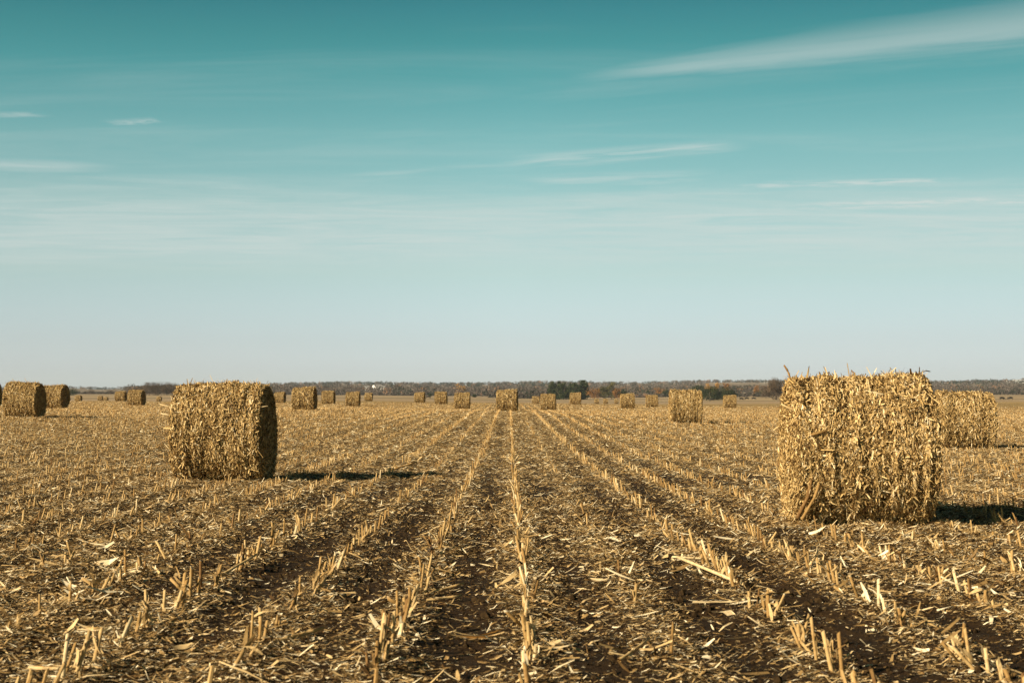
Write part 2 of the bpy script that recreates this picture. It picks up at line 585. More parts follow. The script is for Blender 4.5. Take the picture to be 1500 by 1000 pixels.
def ground_mat():
    m, b, bs = new_mat('soil_and_stover')
    geo = b.n.new('ShaderNodeNewGeometry')
    P = geo.outputs['Position']
    x, y, z = b.sep(P)
    d = b.math('POWER', b.math('ADD', b.math('MULTIPLY', x, x), b.math('MULTIPLY', y, y)), 0.5)
    # soil: dark moist loam with clods and crumbs
    n1 = b.noise(P, 14, 7, 0.72, 0.3)
    n2 = b.noise(P, 1.3, 4, 0.6)
    soil = b.ramp(n1, [(0.3, (0.010, 0.005, 0.0016)), (0.52, (0.028, 0.015, 0.0048)), (0.72, (0.062, 0.036, 0.012))])
    soil = b.mix(b.step(n2, 0.35, 0.75), soil, b.mix(1.0, soil, (1.7, 1.55, 1.4), 'MULTIPLY'))
    # chaff: fine bits too small to be modelled one by one
    vor = b.n.new('ShaderNodeTexVoronoi')
    vor.inputs['Scale'].default_value = 95
    vor.feature = 'F1'
    st = b.n.new('ShaderNodeMapping')
    st.inputs['Scale'].default_value = (0.55, 1.0, 1.0)
    b.l.new(P, st.inputs[0])
    b.l.new(st.outputs[0], vor.inputs['Vector'])
    cell = b.sep(vor.outputs['Color'])
    cov = attr(b, 'cover').outputs['Fac']
    near_thr = b.math('MULTIPLY', cov, 0.42)
    chaff_c = b.ramp(cell[1], STRAW)
    chaff_m = b.math('LESS_THAN', cell[0], near_thr)
    c_near = b.mix(chaff_m, soil, chaff_c)
    # farther off the litter closes over the soil: lumpy straw with soil gaps
    nf = b.noise(b.comb(x, b.math('MULTIPLY', y, 1.0), 0.0), 5.5, 8, 0.78, 0.2)
    nf2 = b.noise(P, 0.35, 4, 0.6)
    ff = b.math('ADD', nf, b.math('MULTIPLY', b.math('SUBTRACT', nf2, 0.5), 0.25))
    ff = b.math('ADD', ff, b.math('MULTIPLY', b.math('SUBTRACT', cov, 0.7), 0.2))
    straw = b.ramp(ff, [(0.32, (0.035, 0.022, 0.011)), (0.42, (0.17, 0.105, 0.04)), (0.53, (0.38, 0.25, 0.095)), (0.70, (0.55, 0.40, 0.19))])
    mixd = b.step(d, 21, 90)
    c = b.mix(b.math('MULTIPLY', mixd, 0.9), c_near, straw)
    # distant fields: stubble, then duller pasture and pale mown strips
    yn = b.math('ADD', y, b.math('MULTIPLY', b.math('SUBTRACT', b.noise(b.comb(b.math('MULTIPLY', x, 0.25), y, 0.0), 0.015, 3, 0.5), 0.5), 130.0))
    bands = b.ramp(b.math('DIVIDE', yn, 3000.0 * K), [
        (0.0, (0.42, 0.29, 0.12)), (0.095, (0.42, 0.29, 0.12)), (0.11, (0.37, 0.265, 0.15)), (0.150, (0.40, 0.29, 0.175)),
        (0.158, (0.14, 0.115, 0.06)), (0.168, (0.42, 0.31, 0.18)), (0.215, (0.36, 0.265, 0.155)), (0.222, (0.13, 0.11, 0.06)), (0.235, (0.44, 0.33, 0.20)),
        (0.30, (0.25, 0.185, 0.11)), (0.40, (0.33, 0.25, 0.17)), (0.55, (0.17, 0.13, 0.085)), (0.75, (0.36, 0.28, 0.20)), (1.0, (0.14, 0.11, 0.08))])
    bn = b.noise(b.comb(b.math('MULTIPLY', x, 0.3), y, 0.0), 0.15, 6, 0.7)
    bands = b.mix(b.step(bn, 0.2, 0.8), b.mix(1.0, bands, (0.75, 0.72, 0.68), 'MULTIPLY'), b.mix(1.0, bands, (1.2, 1.2, 1.2), 'MULTIPLY'))
    c = b.mix(b.step(d, 310, 490), c, bands)
    b.put(bs.inputs['Base Color'], c)
    bs.inputs['Roughness'].default_value = 0.9
    h = b.math('ADD', b.math('MULTIPLY', n1, 1.0), b.math('MULTIPLY', chaff_m, 0.25))
    bp = b.n.new('ShaderNodeBump')
    bp.inputs['Distance'].default_value = 0.035
    bp.inputs['Strength'].default_value = 0.9
    b.put(bp.inputs['Height'], h)
    b.l.new(bp.outputs[0], bs.inputs['Normal'])
    return m


# ------------------------------------------------------------------ ground sheet
def build_ground():
    rad = [0.0]
    r = 0.35
    while r < 10000:
        rad.append(r)
        r *= 1.0105 if r < 90 else (1.02 if r < 900 else 1.035)
        r += 0.0
    rad = np.array(rad[1:])
    front = np.arange(-27, 27.001, 0.12)
    back = np.arange(30, 330.1, 4.0)
    ang = np.radians(np.concatenate([front, back]))      # measured from +Y towards +X
    na, nr = len(ang), len(rad)
    A, Rr = np.meshgrid(ang, rad)
    x = Rr * np.sin(A)
    y = Rr * np.cos(A)
    z = ground_z(x, y)
    V = np.stack([x, y, z], -1).reshape(-1, 3)
    V = np.vstack([V, [[0, 0, float(ground_z(np.array([0.0]), np.array([0.01]))[0])]]])
    i = np.arange(nr - 1)[:, None] * na
    j = np.arange(na)[None, :]
    j2 = (j + 1) % na
    Q = np.stack([i + j, i + j2, i + na + j2, i + na + j], -1).reshape(-1, 4)[:, ::-1]
    c = len(V) - 1
    T = np.stack([np.arange(na), np.full(na, c), (np.arange(na) + 1) % na], 1)[:, ::-1]
    cv = np.append(cover(x, y).ravel(), 0.5)
    me = mesh_np('ground', V, Q, T[:, ::-1], {'cover': cv}, [ground_mat()], True)
    o = link('ground', me)
    tag(o, kind='structure')


build_ground()


# ------------------------------------------------------------------ loose stover on the ground
def build_litter():
    N0 = 2900.0
    half = 0.45
    P = []
    d0, p = 10.5, 1.6

    def dens(d):
        return N0 * np.where(d < d0, 1.0, (d0 / np.maximum(d, d0)) ** p)
    edges = np.concatenate([np.arange(4.5, 18, 0.5), np.geomspace(18, 225, 44)])
    xs, ys = [], []
    for a, c in zip(edges[:-1], edges[1:]):
        area = half * (c * c - a * a)
        n = int(area * dens(np.array((a + c) / 2)))
        yy = np.sqrt(rng.uniform(a * a, c * c, n))
        xx = rng.uniform(-half, half, n) * yy
        keep = rng.random(n) < cover(xx, yy) * 1.05
        xs.append(xx[keep])
        ys.append(yy[keep])
    # straw shed round the foot of the nearer bales
    for (px, py, bd, *_) in BALES:
        if bd < 50 * K:
            bx, by, _z = ray(px, py, bd)
            k = int(2600 if bd < 20 * K else 1200)
            xs.append(bx + rng.uniform(-1.0, 1.0, k))
            ys.append(by + np.abs(rng.normal(0, 0.20, k)) * -1 - 0.42)
            k //= 2
            xs.append(bx + rng.choice([-0.78, 0.78], k) + rng.normal(0, 0.13, k))
            ys.append(by + rng.uniform(-0.6, 0.6, k))
    x = np.concatenate(xs)
    y = np.concatenate(ys)
    d = np.hypot(x, y)
    n = len(x)
    print('litter', n)
    sc = np.where(d < d0, 1.0, (np.maximum(d, d0) / d0) ** 0.43)
    L = rng.lognormal(math.log(0.039), 0.6, n) * sc
    L = np.clip(L, 0.012, 0.17)
    Wd = np.clip(rng.lognormal(math.log(0.0072), 0.5, n), 0.003, 0.03) * sc
    big = (rng.random(n) < 0.02) & (d < 15)
    L[big] *= 2.2
    Wd[big] *= 2.6
    az = np.where(rng.random(n) < 0.6, rng.normal(0, 0.55, n), rng.uniform(0, 2 * math.pi, n))
    tilt = rng.normal(0, 0.24, n)
    T = np.stack([np.cos(az) * np.cos(tilt), np.sin(az) * np.cos(tilt), np.sin(tilt)], 1)
    N = np.stack([rng.normal(0, 0.35, n), rng.normal(0, 0.35, n), np.ones(n)], 1)
    z = ground_z(x, y) + 0.003 + np.abs(np.sin(tilt)) * L * 0.42 + rng.uniform(0, 0.022, n) * cover(x, y) * np.sqrt(sc)
    tint = np.clip(rng.normal(0.52, 0.30, n), 0, 1)
    tint[big] = np.clip(tint[big] + 0.2, 0, 1)
    bend = rng.normal(0.0, 0.12, n)
    twist = rng.normal(0, 0.9, n)
    Pp = np.stack([x, y, z], 1)
    near = d < 22
    m = MB()
    v, q, t = blades(Pp[near], T[near], N[near], L[near], Wd[near], bend[near], twist[near], tint[near], 2, 0.5)
    m.add(v, q, None, t)
    f = ~near
    v, q, t = blades(Pp[f], T[f], N[f], L[f], Wd[f], bend[f], twist[f], tint[f], 1, 0.35)
    m.add(v, q, None, t)
    o = link('stover_litter', m.mesh('stover_litter', [M_LIT]))
    tag(o, 'chopped straw coloured corn leaves and stalk bits strewn over dark soil', 'litter', kind='stuff')


build_litter()


def build_clods():
    m, b, bs = new_mat('soil_clods')
    tc = b.n.new('ShaderNodeTexCoord')
    b.put(bs.inputs['Base Color'], b.ramp(b.noise(tc.outputs['Object'], 30, 5, 0.7), [(0.3, (0.012, 0.006, 0.002)), (0.7, (0.055, 0.032, 0.011))]))
    bs.inputs['Roughness'].default_value = 0.95
    n = 36000
    y = np.sqrt(rng.uniform(5.5 ** 2, 20 ** 2, n))
    x = rng.uniform(-0.45, 0.45, n) * y
    keep = rng.random(n) > cover(x, y) * 0.9
    x, y = x[keep], y[keep]
    n = len(x)
    t = (1 + 5 ** 0.5) / 2
    ico = np.array([(-1, t, 0), (1, t, 0), (-1, -t, 0), (1, -t, 0), (0, -1, t), (0, 1, t), (0, -1, -t), (0, 1, -t), (t, 0, -1), (t, 0, 1), (-t, 0, -1), (-t, 0, 1)]) / 1.9
    tri = np.array([(0, 11, 5), (0, 5, 1), (0, 1, 7), (0, 7, 10), (0, 10, 11), (1, 5, 9), (5, 11, 4), (11, 10, 2), (10, 7, 6), (7, 1, 8),
                    (3, 9, 4), (3, 4, 2), (3, 2, 6), (3, 6, 8), (3, 8, 9), (4, 9, 5), (2, 4, 11), (6, 2, 10), (8, 6, 7), (9, 8, 1)])
    r = np.clip(rng.lognormal(math.log(0.006), 0.6, n), 0.002, 0.028)
    V = ico[None] * (1 + rng.normal(0, 0.22, (n, 12, 1))) * r[:, None, None] * rng.uniform(0.7, 1.3, (n, 1, 3))
    V = V + np.stack([x, y, ground_z(x, y) + r * 0.3], 1)[:, None]
    T = (tri[None] + (np.arange(n) * 12)[:, None, None]).reshape(-1, 3)
    o = link('soil_clods', mesh_np('soil_clods', V.reshape(-1, 3), None, T, {}, [m], False))
    tag(o, 'dark crumbs and clods of moist soil between the stubble rows', 'soil', kind='stuff')


build_clods()


# ------------------------------------------------------------------ stubble
def stalk_geo(m, x, y, z, h, r, lean, tint, sides, detail, rnd):
    """adds one cut stalk"""
    tx, ty = lean
    p0 = (x, y, z - 0.03)
    p1 = (x + tx * h, y + ty * h, z + h * math.sqrt(max(0.05, 1 - tx * tx - ty * ty)))
    rings = None
    if detail:
        k = rnd.uniform(0.3, 0.7)
        rings = [(k - 0.03, 0.96), (k, 1.22), (k + 0.03, 0.95)]
    V, Q, T = prism(p0, p1, r * 1.12, r * 0.9, sides, rnd.uniform(-1.2, 1.2), True, rings, rnd.uniform(0, 1))
    n0 = len(V) - (sides + 1)
    tt = np.full(len(V), tint)
    m.add(V, Q, T, tt)
    m.mt[-1][:] = 1 if detail else 0


def row_runs(k, y0, y1, rnd):
    """y positions of stalks along row k with clumps and gaps"""
    ys = []
    y = y0 + rnd.uniform(0, 0.3)
    gap_to = 0
    while y < y1:
        if rnd.random() < 0.045:
            y += rnd.uniform(0.3, 1.3)
        ys.append(y)
        y += rnd.choice([0.05, 0.10, 0.14, 0.16, 0.18, 0.20]) * rnd.uniform(0.7, 1.3)
    return ys


def lean_for(x, y, rnd):
    a = float(vnoise(np.array([x * 1.3]), np.array([y * 0.5]), 77)[0])
    if rnd.random() < 0.2:
        return rnd.uniform(-0.8, 0.8), rnd.uniform(-0.6, 0.85)
    side = 0.10 if x < 0 else -0.10
    return rnd.gauss(side + 0.12 * a, 0.13), rnd.gauss(0.30 + 0.2 * a, 0.14)


ROW_SAY = {0: 'the stubble row running straight up the middle', -1: 'the first stubble row left of the middle one',
           -2: 'the second stubble row left of the middle one', -3: 'the third stubble row left of the middle one',
           -4: 'the fourth stubble row left of the middle one', -5: 'the fifth stubble row left of the middle one',
           -6: 'the sixth stubble row left of the middle one', 1: 'the flattened row right of the middle one',
           2: 'the second stubble row right of the middle one', 3: 'the third stubble row right of the middle one',
           4: 'the fourth stubble row right of the middle one', 5: 'the fifth stubble row right of the middle one',
           6: 'the sixth stubble row right of the middle one', 7: 'the seventh stubble row right of the middle one',
           -7: 'the seventh stubble row left of the middle one'}


def build_stubble():
    rnd = random.Random(5)
    cand = []
    m = MB()
    for k in range(-170, 171):
        x_at = ROW0 + k * ROWS
        y0 = max(6.0, abs(x_at) / 0.41)
        keep = 0.80
        if k in (-1, 0, 2, 3, 4):
            keep = 0.95
        if k == 1:
            keep = 0.10
        if k in (-4,):
            keep = 0.45
        if k in (-2,):
            keep = 0.55
        if k < -4 or k > 5:
            keep = 0.75
        for y in row_runs(k, y0, 190, rnd):
            x = x_at + y * YAW + rnd.gauss(0, 0.022)
            kp = keep
            if y > 38:
                kp *= 0.8
            g = float(vnoise(np.array([k * 7.7]), np.array([y * 0.55]), 9)[0])
            if rnd.random() > kp + 0.45 * g:
                continue
            if y > 68 and rnd.random() < min(0.7, (y - 68) / 100):
                continue
            # keep clear of the bales
            bad = False
            for (bx, by) in BALE_XY:
                if abs(x - bx) < 0.9 and -0.80 < y - by < 0.95:
                    bad = True
                    break
            if bad:
                continue
            cand.append((x, y, k))
    cand.sort(key=lambda c: c[1])
    xs = np.array([c[0] for c in cand])
    ys = np.array([c[1] for c in cand])
    zs = ground_z(xs, ys)
    print('stalks', len(cand))
    # only stalks inside the frame count towards the 300 built one by one
    n_ind = 0
    for i, (x, y, k) in enumerate(cand):
        h = rnd.choice([rnd.uniform(0.05, 0.12), rnd.uniform(0.10, 0.20), rnd.uniform(0.10, 0.20)]) * (1.15 if k in (-3, -1, 0, 2) else 1.0) * 1.0
        r = rnd.uniform(0.0075, 0.0125)
        lean = lean_for(x, y, rnd)
        tint = min(1, max(0, rnd.gauss(0.52, 0.22)))
        u = x / y
        inside = abs(u) < 0.35 and y > 7.0
        if inside and n_ind < 296 and k in ROW_SAY:
            n_ind += 1
            mm = MB()
            stalk_geo(mm, 0, 0, 0, h, r, lean, tint, 9, True, rnd)
            # a torn leaf sheath wrapped round the stalk
            root = link('corn_stub', mm.mesh('corn_stub', [M_STALK, M_PITH], True), None, (x, y, zs[i]))
            tag(root, 'cut corn stub in ' + ROW_SAY[k], 'corn stub', 'corn stubs in ' + ROW_SAY[k])
            nb = rnd.choice([1, 2, 3])
            sm = MB()
            for _ in range(nb):
                a = rnd.uniform(0, 2 * math.pi)
                hh = rnd.uniform(0.2, 0.8) * h
                c, s = math.cos(a), math.sin(a)
                P = np.array([[lean[0] * hh + c * (r + 0.006), lean[1] * hh + s * (r + 0.006), hh]])
                T = np.array([[lean[0] + c * rnd.uniform(0.1, 0.9), lean[1] + s * rnd.uniform(0.1, 0.9), rnd.choice([1, 0.9, -0.4])]])
                v, q, t = blades(P, T, np.array([[c, s, 0.1]]), np.array([rnd.uniform(0.06, 0.15)]), np.array([rnd.uniform(0.012, 0.026)]),
                                 np.array([rnd.uniform(-0.2, 0.25)]), np.array([rnd.uniform(-1, 1)]), np.array([min(1, tint + 0.03)]), 4, 0.6)
                sm.add(v, q, None, t)
            link('leaf_sheath', sm.mesh('leaf_sheath', [M_LIT]), root)
        else:
            sides = 6 if y < 30 else (4 if y < 68 else 3)
            if y > 45:
                r *= 1.25
            h *= 0.85
            stalk_geo(m, x, y, zs[i], h, r, lean, max(0, tint - 0.06), sides, False, rnd)
    o = link('corn_stubble', m.mesh('corn_stubble', [M_STALK, M_PITH]))
    tag(o, 'rows of short cut corn stalks running away across the far field', 'stubble', kind='stuff')


# ------------------------------------------------------------------ bales
def bale_radius(a, th, seed, Lh):
    """outer radius of the rolled side at axial place a and angle th"""
    r = 0.80 + 0.022 * fbm(a * 4.5 + seed * 3.1, th * 1.3, 3, seed) + 0.027 * vnoise(a * 15.0, th * 0.9, seed + 3) + 0.012 * vnoise(a * 24.0, th * 6.0, seed + 8)
    e = np.clip((np.abs(a) - (Lh - 0.05)) / 0.05, 0, 1)
    return r - 0.012 * e * e


def make_bale_meshes(seed, n_side, n_end, sc, res):
    rg = np.random.default_rng(seed)
    Lh = 0.71
    R0 = 0.80

    def shape(x, y, z):
        # slumps a little under its own weight; bottom presses flat on the ground
        z2 = z + 0.79
        z2 = np.where(z2 < 0.02, 0.02 + (z2 - 0.02) * 0.3, z2)
        wid = 1 + 0.05 * np.clip(1 - z2 / 0.9, 0, 1)
        sag = 1 + 0.02 * np.sin(seed * 1.7 + x * 2.1)
        return x + 0.02 * math.sin(seed) * (z2 - 0.8), y * wid, z2 * sag
    # --- rolled side: packed core just under the straw
    na, nt = res, res * 3
    a = np.linspace(-Lh, Lh, na)
    th = np.linspace(0, 2 * math.pi, nt, endpoint=False)
    A, TH = np.meshgrid(a, th, indexing='ij')
    rr = bale_radius(A, TH, seed, Lh) - 0.03 * math.sqrt(sc)
    x, y, z = shape(A, rr * np.cos(TH), rr * np.sin(TH))
    V = np.stack([x, y, z], -1).reshape(-1, 3)
    i = np.arange(na - 1)[:, None] * nt
    j = np.arange(nt)[None, :]
    j2 = (j + 1) % nt
    Q = np.stack([i + j, i + nt + j, i + nt + j2, i + j2], -1).reshape(-1, 4)
    side = MB()
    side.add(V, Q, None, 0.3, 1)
    # --- straw on the rolled side
    n = n_side
    a = rg.uniform(-Lh, Lh, n)
    th = rg.uniform(0, 2 * math.pi, n)
    r = bale_radius(a, th, seed, Lh) + rg.normal(-0.002, 0.016, n) * math.sqrt(sc)
    ct, st = np.cos(th), np.sin(th)
    Nn = np.stack([np.zeros(n), ct, st], 1)
    Tt = np.stack([np.zeros(n), -st, ct], 1)
    Ax = np.stack([np.ones(n), np.zeros(n), np.zeros(n)], 1)
    # mostly wrapped round the roll, with plenty at odd angles
    ang = rg.normal(0, 0.36, n)
    odd = rg.random(n) < 0.30
    ang[odd] = rg.uniform(-1.6, 1.6, odd.sum())
    lift = rg.normal(0.0, 0.28, n)
    loose = rg.random(n) < 0.04
    lift[loose] += rg.uniform(-0.7, 0.7, loose.sum())
    low = (st < -0.1) & (rg.random(n) < 0.25)          # loose strands that hang near the bottom
    lift[low] += rg.uniform(-0.35, 0.35, low.sum())
    T = (Tt * np.cos(ang)[:, None] + Ax * np.sin(ang)[:, None]) * np.cos(lift)[:, None] + Nn * np.sin(lift)[:, None]
    roll = rg.normal(0, 0.55, n)
    Bn = np.cross(T, Nn)
    N = Nn * np.cos(roll)[:, None] + Bn * np.sin(roll)[:, None]
    L = np.clip(rg.lognormal(math.log(0.054), 0.58, n), 0.015, 0.30) * sc
    Wd = np.clip(rg.lognormal(math.log(0.0108), 0.45, n), 0.004, 0.030) * sc
    L[low] *= 1.4
    x, y, z = shape(a, r * ct, r * st)
    P = np.stack([x, y, np.maximum(z, 0.0)], 1)
    tint = np.clip(rg.normal(0.50, 0.23, n) + 0.12 * vnoise(a * 9, th * 2, seed), 0, 1)
    v, q, t = blades(P, T, N, L, Wd, rg.normal(0, 0.22, n), rg.normal(0, 1.2, n), tint, 2, 0.4)
    side.add(v, q, None, t, 0)
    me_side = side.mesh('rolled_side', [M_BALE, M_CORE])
    # --- flat ends
    ends = []
    for s in (-1, 1):
        e = MB()
        nr, nt2 = max(6, res // 3), res * 2
        rad = np.linspace(0.0, 1.0, nr)
        th = np.linspace(0, 2 * math.pi, nt2, endpoint=False)
        Rm, TH = np.meshgrid(rad, th, indexing='ij')
        full = bale_radius(np.full(Rm.shape, s * Lh), TH, seed, Lh) - 0.035 * math.sqrt(sc)
        rr = Rm * full
        bulge = -0.02 + 0.03 * (1 - Rm ** 2) + 0.022 * fbm(rr * np.cos(TH) * 6 + 4, rr * np.sin(TH) * 6, 3, seed + 40) + 0.012 * np.sin(rr * 42 + TH)
        bulge = bulge * np.clip((1 - Rm) * 8, 0, 1)
        x, y, z = shape(s * (Lh - 0.004 + bulge), rr * np.cos(TH), rr * np.sin(TH))
        V = np.stack([x, y, z], -1).reshape(-1, 3)
        i = np.arange(nr - 1)[:, None] * nt2
        j = np.arange(nt2)[None, :]
        j2 = (j + 1) % nt2
        Q = np.stack([i + j, i + nt2 + j, i + nt2 + j2, i + j2], -1).reshape(-1, 4)
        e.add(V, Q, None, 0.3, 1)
        n = n_end
        rr = R0 * np.sqrt(rg.random(n))
        th = rg.uniform(0, 2 * math.pi, n)
        ct, st = np.cos(th), np.sin(th)
        x, y, z = shape(s * (Lh + 0.03 * (1 - (rr / R0) ** 2) + 0.012 * np.sin(rr * 42 + th) + rg.normal(0.004, 0.010, n)), rr * ct, rr * st)
        P = np.stack([x, y, np.maximum(z, 0)], 1)
        Nn = np.tile([[s * 1.0, 0, 0]], (n, 1))
        Tt = np.stack([np.zeros(n), -st, ct], 1)
        Rd = np.stack([np.zeros(n), ct, st], 1)
        ang = rg.normal(0, 0.6, n)
        lift = rg.normal(0.05, 0.30, n)
        T = (Tt * np.cos(ang)[:, None] + Rd * np.sin(ang)[:, None]) * np.cos(lift)[:, None] + Nn * np.sin(lift)[:, None]
        roll = rg.normal(0, 0.6, n)
        N = Nn * np.cos(roll)[:, None] + np.cross(T, Nn) * np.sin(roll)[:, None]
        L = np.clip(rg.lognormal(math.log(0.048), 0.4, n), 0.02, 0.15) * sc
        Wd = np.clip(rg.lognormal(math.log(0.011), 0.4, n), 0.004, 0.03) * sc
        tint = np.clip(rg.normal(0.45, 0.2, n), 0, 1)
        v, q, t = blades(P, T, N, L, Wd, rg.normal(0, 0.12, n), rg.normal(0, 0.8, n), tint, 2, 0.5)
        e.add(v, q, None, t, 0)
        ends.append(e.mesh('end_face', [M_BALE, M_CORE]))
    return me_side, ends


BALE_XY = []
for (px, py, d, rot, det, lab) in BALES:
    X, Y, Z = ray(px, py, d)
    BALE_XY.append((X, Y))


def build_bales():
    protos = {
        'near': [make_bale_meshes(3, 56000, 14000, 1.0, 110), make_bale_meshes(12, 46000, 11000, 1.1, 100)],
        'mid': [make_bale_meshes(21, 19000, 5500, 1.3, 60), make_bale_meshes(24, 19000, 5500, 1.3, 60)],
        'small': [make_bale_meshes(31, 5500, 1700, 1.8, 36), make_bale_meshes(33, 5500, 1700, 1.8, 36), make_bale_meshes(37, 5500, 1700, 1.8, 36)],
        'far': [make_bale_meshes(41, 1500, 500, 3.0, 24)],
    }
    cnt = {k: 0 for k in protos}
    roots = []
    for i, (px, py, d, rot, det, lab) in enumerate(BALES):
        X, Y = BALE_XY[i]
        z = float(ground_z(np.array([X]), np.array([Y]))[0])
        p = protos[det][cnt[det] % len(protos[det])]
        cnt[det] += 1
        root = bpy.data.objects.new('round_bale', None)
        root.empty_display_size = 0.3
        COL.objects.link(root)
        root.location = (X, Y, z - 0.03)
        root.rotation_euler = (0, 0, R(rot))
        k = random.uniform(0.97, 1.03) if det in ('small', 'far') else 1.0
        root.scale = (k, k, k * random.uniform(0.98, 1.02) if det in ('small', 'far') else 1.0)
        tag(root, lab, 'bale', 'round corn stover bales standing on the field')
        link('rolled_side', p[0], root)
        for e in p[1]:
            link('end_face', e, root)
        roots.append(root)
    # stalks that poke out of the two nearest bales
    def poke(root, pts, r, tint=0.4):
        m = MB()
        for a, c in zip(pts[:-1], pts[1:]):
            V, Q, T = prism(a, c, r, r * 0.75, 6)
            m.add(V, Q, T, tint)
        link('stray_stalk', m.mesh('stray_stalk', [M_STALK], True), root)
    b0, b1 = roots[0], roots[1]
    poke(b0, [(-0.68, 0, 1.50), (-0.74, -0.05, 1.66), (-0.78, -0.06, 1.72)], 0.012, 0.15)
    poke(b0, [(-0.10, -0.05, 1.55), (-0.02, -0.06, 1.63), (-0.05, -0.05, 1.66)], 0.007, 0.0)
    poke(b0, [(0.62, 0.0, 1.52), (0.66, -0.03, 1.62), (0.75, -0.04, 1.66), (0.80, -0.02, 1.65)], 0.006, 0.1)
    poke(b0, [(-0.33, -0.20, 1.50), (-0.25, -0.35, 1.60)], 0.010, 0.8)
    poke(b0, [(0.02, -0.42, 1.44), (0.20, -0.52, 1.40)], 0.014, 1.0)
    poke(b0, [(-0.86, -0.45, 1.30), (-0.72, -0.55, 1.22)], 0.010, 0.8)
    poke(b0, [(-0.60, -0.80, 0.98), (-0.44, -0.84, 1.03)], 0.016, 0.25)
    poke(b0, [(-0.72, -0.62, 0.12), (-0.62, -0.72, 0.35), (-0.60, -0.78, 0.52)], 0.022, 0.1)
    poke(b0, [(-0.68, -0.66, 0.10), (-0.56, -0.76, 0.34), (-0.52, -0.80, 0.48)], 0.018, 0.3)
    poke(b1, [(-0.76, -0.5, 1.25), (-0.93, -0.56, 1.30)], 0.010, 0.9)
    poke(b1, [(-0.76, -0.55, 1.12), (-0.90, -0.60, 1.15)], 0.012, 1.0)
    poke(b1, [(-0.35, -0.79, 0.60), (-0.22, -0.80, 0.74)], 0.014, 0.9)
    poke(b1, [(0.70, -0.62, 1.25), (0.84, -0.66, 1.27)], 0.010, 0.9)


build_bales()
build_stubble()


# ------------------------------------------------------------------ single pieces lying among the rows
def lying(name, label, cat, px, py, length, azdeg, r, tint, lift=0.0, split=False):
    X, Y, _ = ray(px, py, 1)
    # distance where this sight line meets level ground
    vz = (ray(px, py, 1)[2] - HCAM)
    dd = -HCAM / vz
    X, Y = X * dd, dd
    z = float(ground_z(np.array([X]), np.array([Y]))[0])
    m = MB()
    a = R(azdeg)
    c, s = math.cos(a), math.sin(a)
    p0 = (-c * length / 2, -s * length / 2, r + 0.008)
    p1 = (c * length / 2, s * length / 2, r + 0.008 + lift)
    V, Q, T = prism(p0, p1, r, r * 0.8, 9, 0.8, True, [(0.30, 0.97), (0.32, 1.2), (0.34, 0.97), (0.74, 0.95), (0.76, 1.18), (0.78, 0.95)])
    m.add(V, Q, T, tint)
    o = link(name, m.mesh(name, [M_STALK], True), None, (X, Y, z))
    tag(o, label, cat, 'fallen stalks lying between the rows')
    sm = MB()
    for _ in range(3):
        k = random.uniform(-0.4, 0.4) * length
        P = np.array([[c * k, s * k, r * 2 + 0.01]])
        T = np.array([[c + random.uniform(-.4, .4), s + random.uniform(-.4, .4), 0.15]])
        v, q, t = blades(P, T, np.array([[0, 0.2, 1.0]]), np.array([0.13]), np.array([0.022]), np.array([0.1]), np.array([0.9]), np.array([min(1, tint + 0.2)]), 4, 0.6)
        sm.add(v, q, None, t)
    link('dry_leaf', sm.mesh('dry_leaf', [M_LIT]), o)
    return o


LY = [
    (1040, 852, 1.0, 112, 0.014, 0.85, 0.10, 'long pale corn stalk lying slantwise beside the second row right of the middle'),
    (1022, 826, 0.42, 172, 0.010, 0.95, 0.02, 'pale straight stalk lying crossways just above the long slanting one'),
    (1052, 884, 0.34, 4, 0.008, 0.9, 0.0, 'thin pale stalk lying crossways left of the second row right of the middle'),
    (655, 868, 0.26, 28, 0.010, 0.7, 0.05, 'stalk piece pointing up right beside the first row left of the middle'),
    (650, 880, 0.24, 18, 0.010, 0.75, 0.02, 'lower of two parallel stalk pieces beside the first row left of the middle'),
    (350, 840, 0.42, 60, 0.011, 0.75, 0.12, 'bent pale stalk leaning down from the third row left of the middle'),
    (885, 830, 0.20, 35, 0.010, 0.7, 0.04, 'short stalk piece right of the middle row'),
    (440, 940, 0.30, 38, 0.012, 0.65, 0.04, 'stalk chunk lying near the bottom edge in the second row left of the middle'),
    (830, 705, 0.35, 70, 0.010, 0.9, 0.12, 'lone pale stalk sticking up from the flattened row'),
    (590, 690, 0.55, 25, 0.018, 0.3, 0.15, 'tangled clump stalk lying at the tip of the big bale shadow'),
    (75, 985, 0.24, -10, 0.011, 0.8, 0.0, 'pale stalk chunk lying in the bottom left corner'),
    (120, 985, 0.30, -5, 0.008, 0.75, 0.0, 'thin curved stalk lying beside the bottom left chunk'),
    (930, 965, 0.36, 60, 0.009, 0.7, 0.06, 'slanting stalk at the bottom edge between the middle row and the first right'),
]
for (px, py, L, az, r, ti, li, lab) in LY:
    lying('fallen_stalk', lab, 'corn stalk', px, py, L, az, r, ti, li)


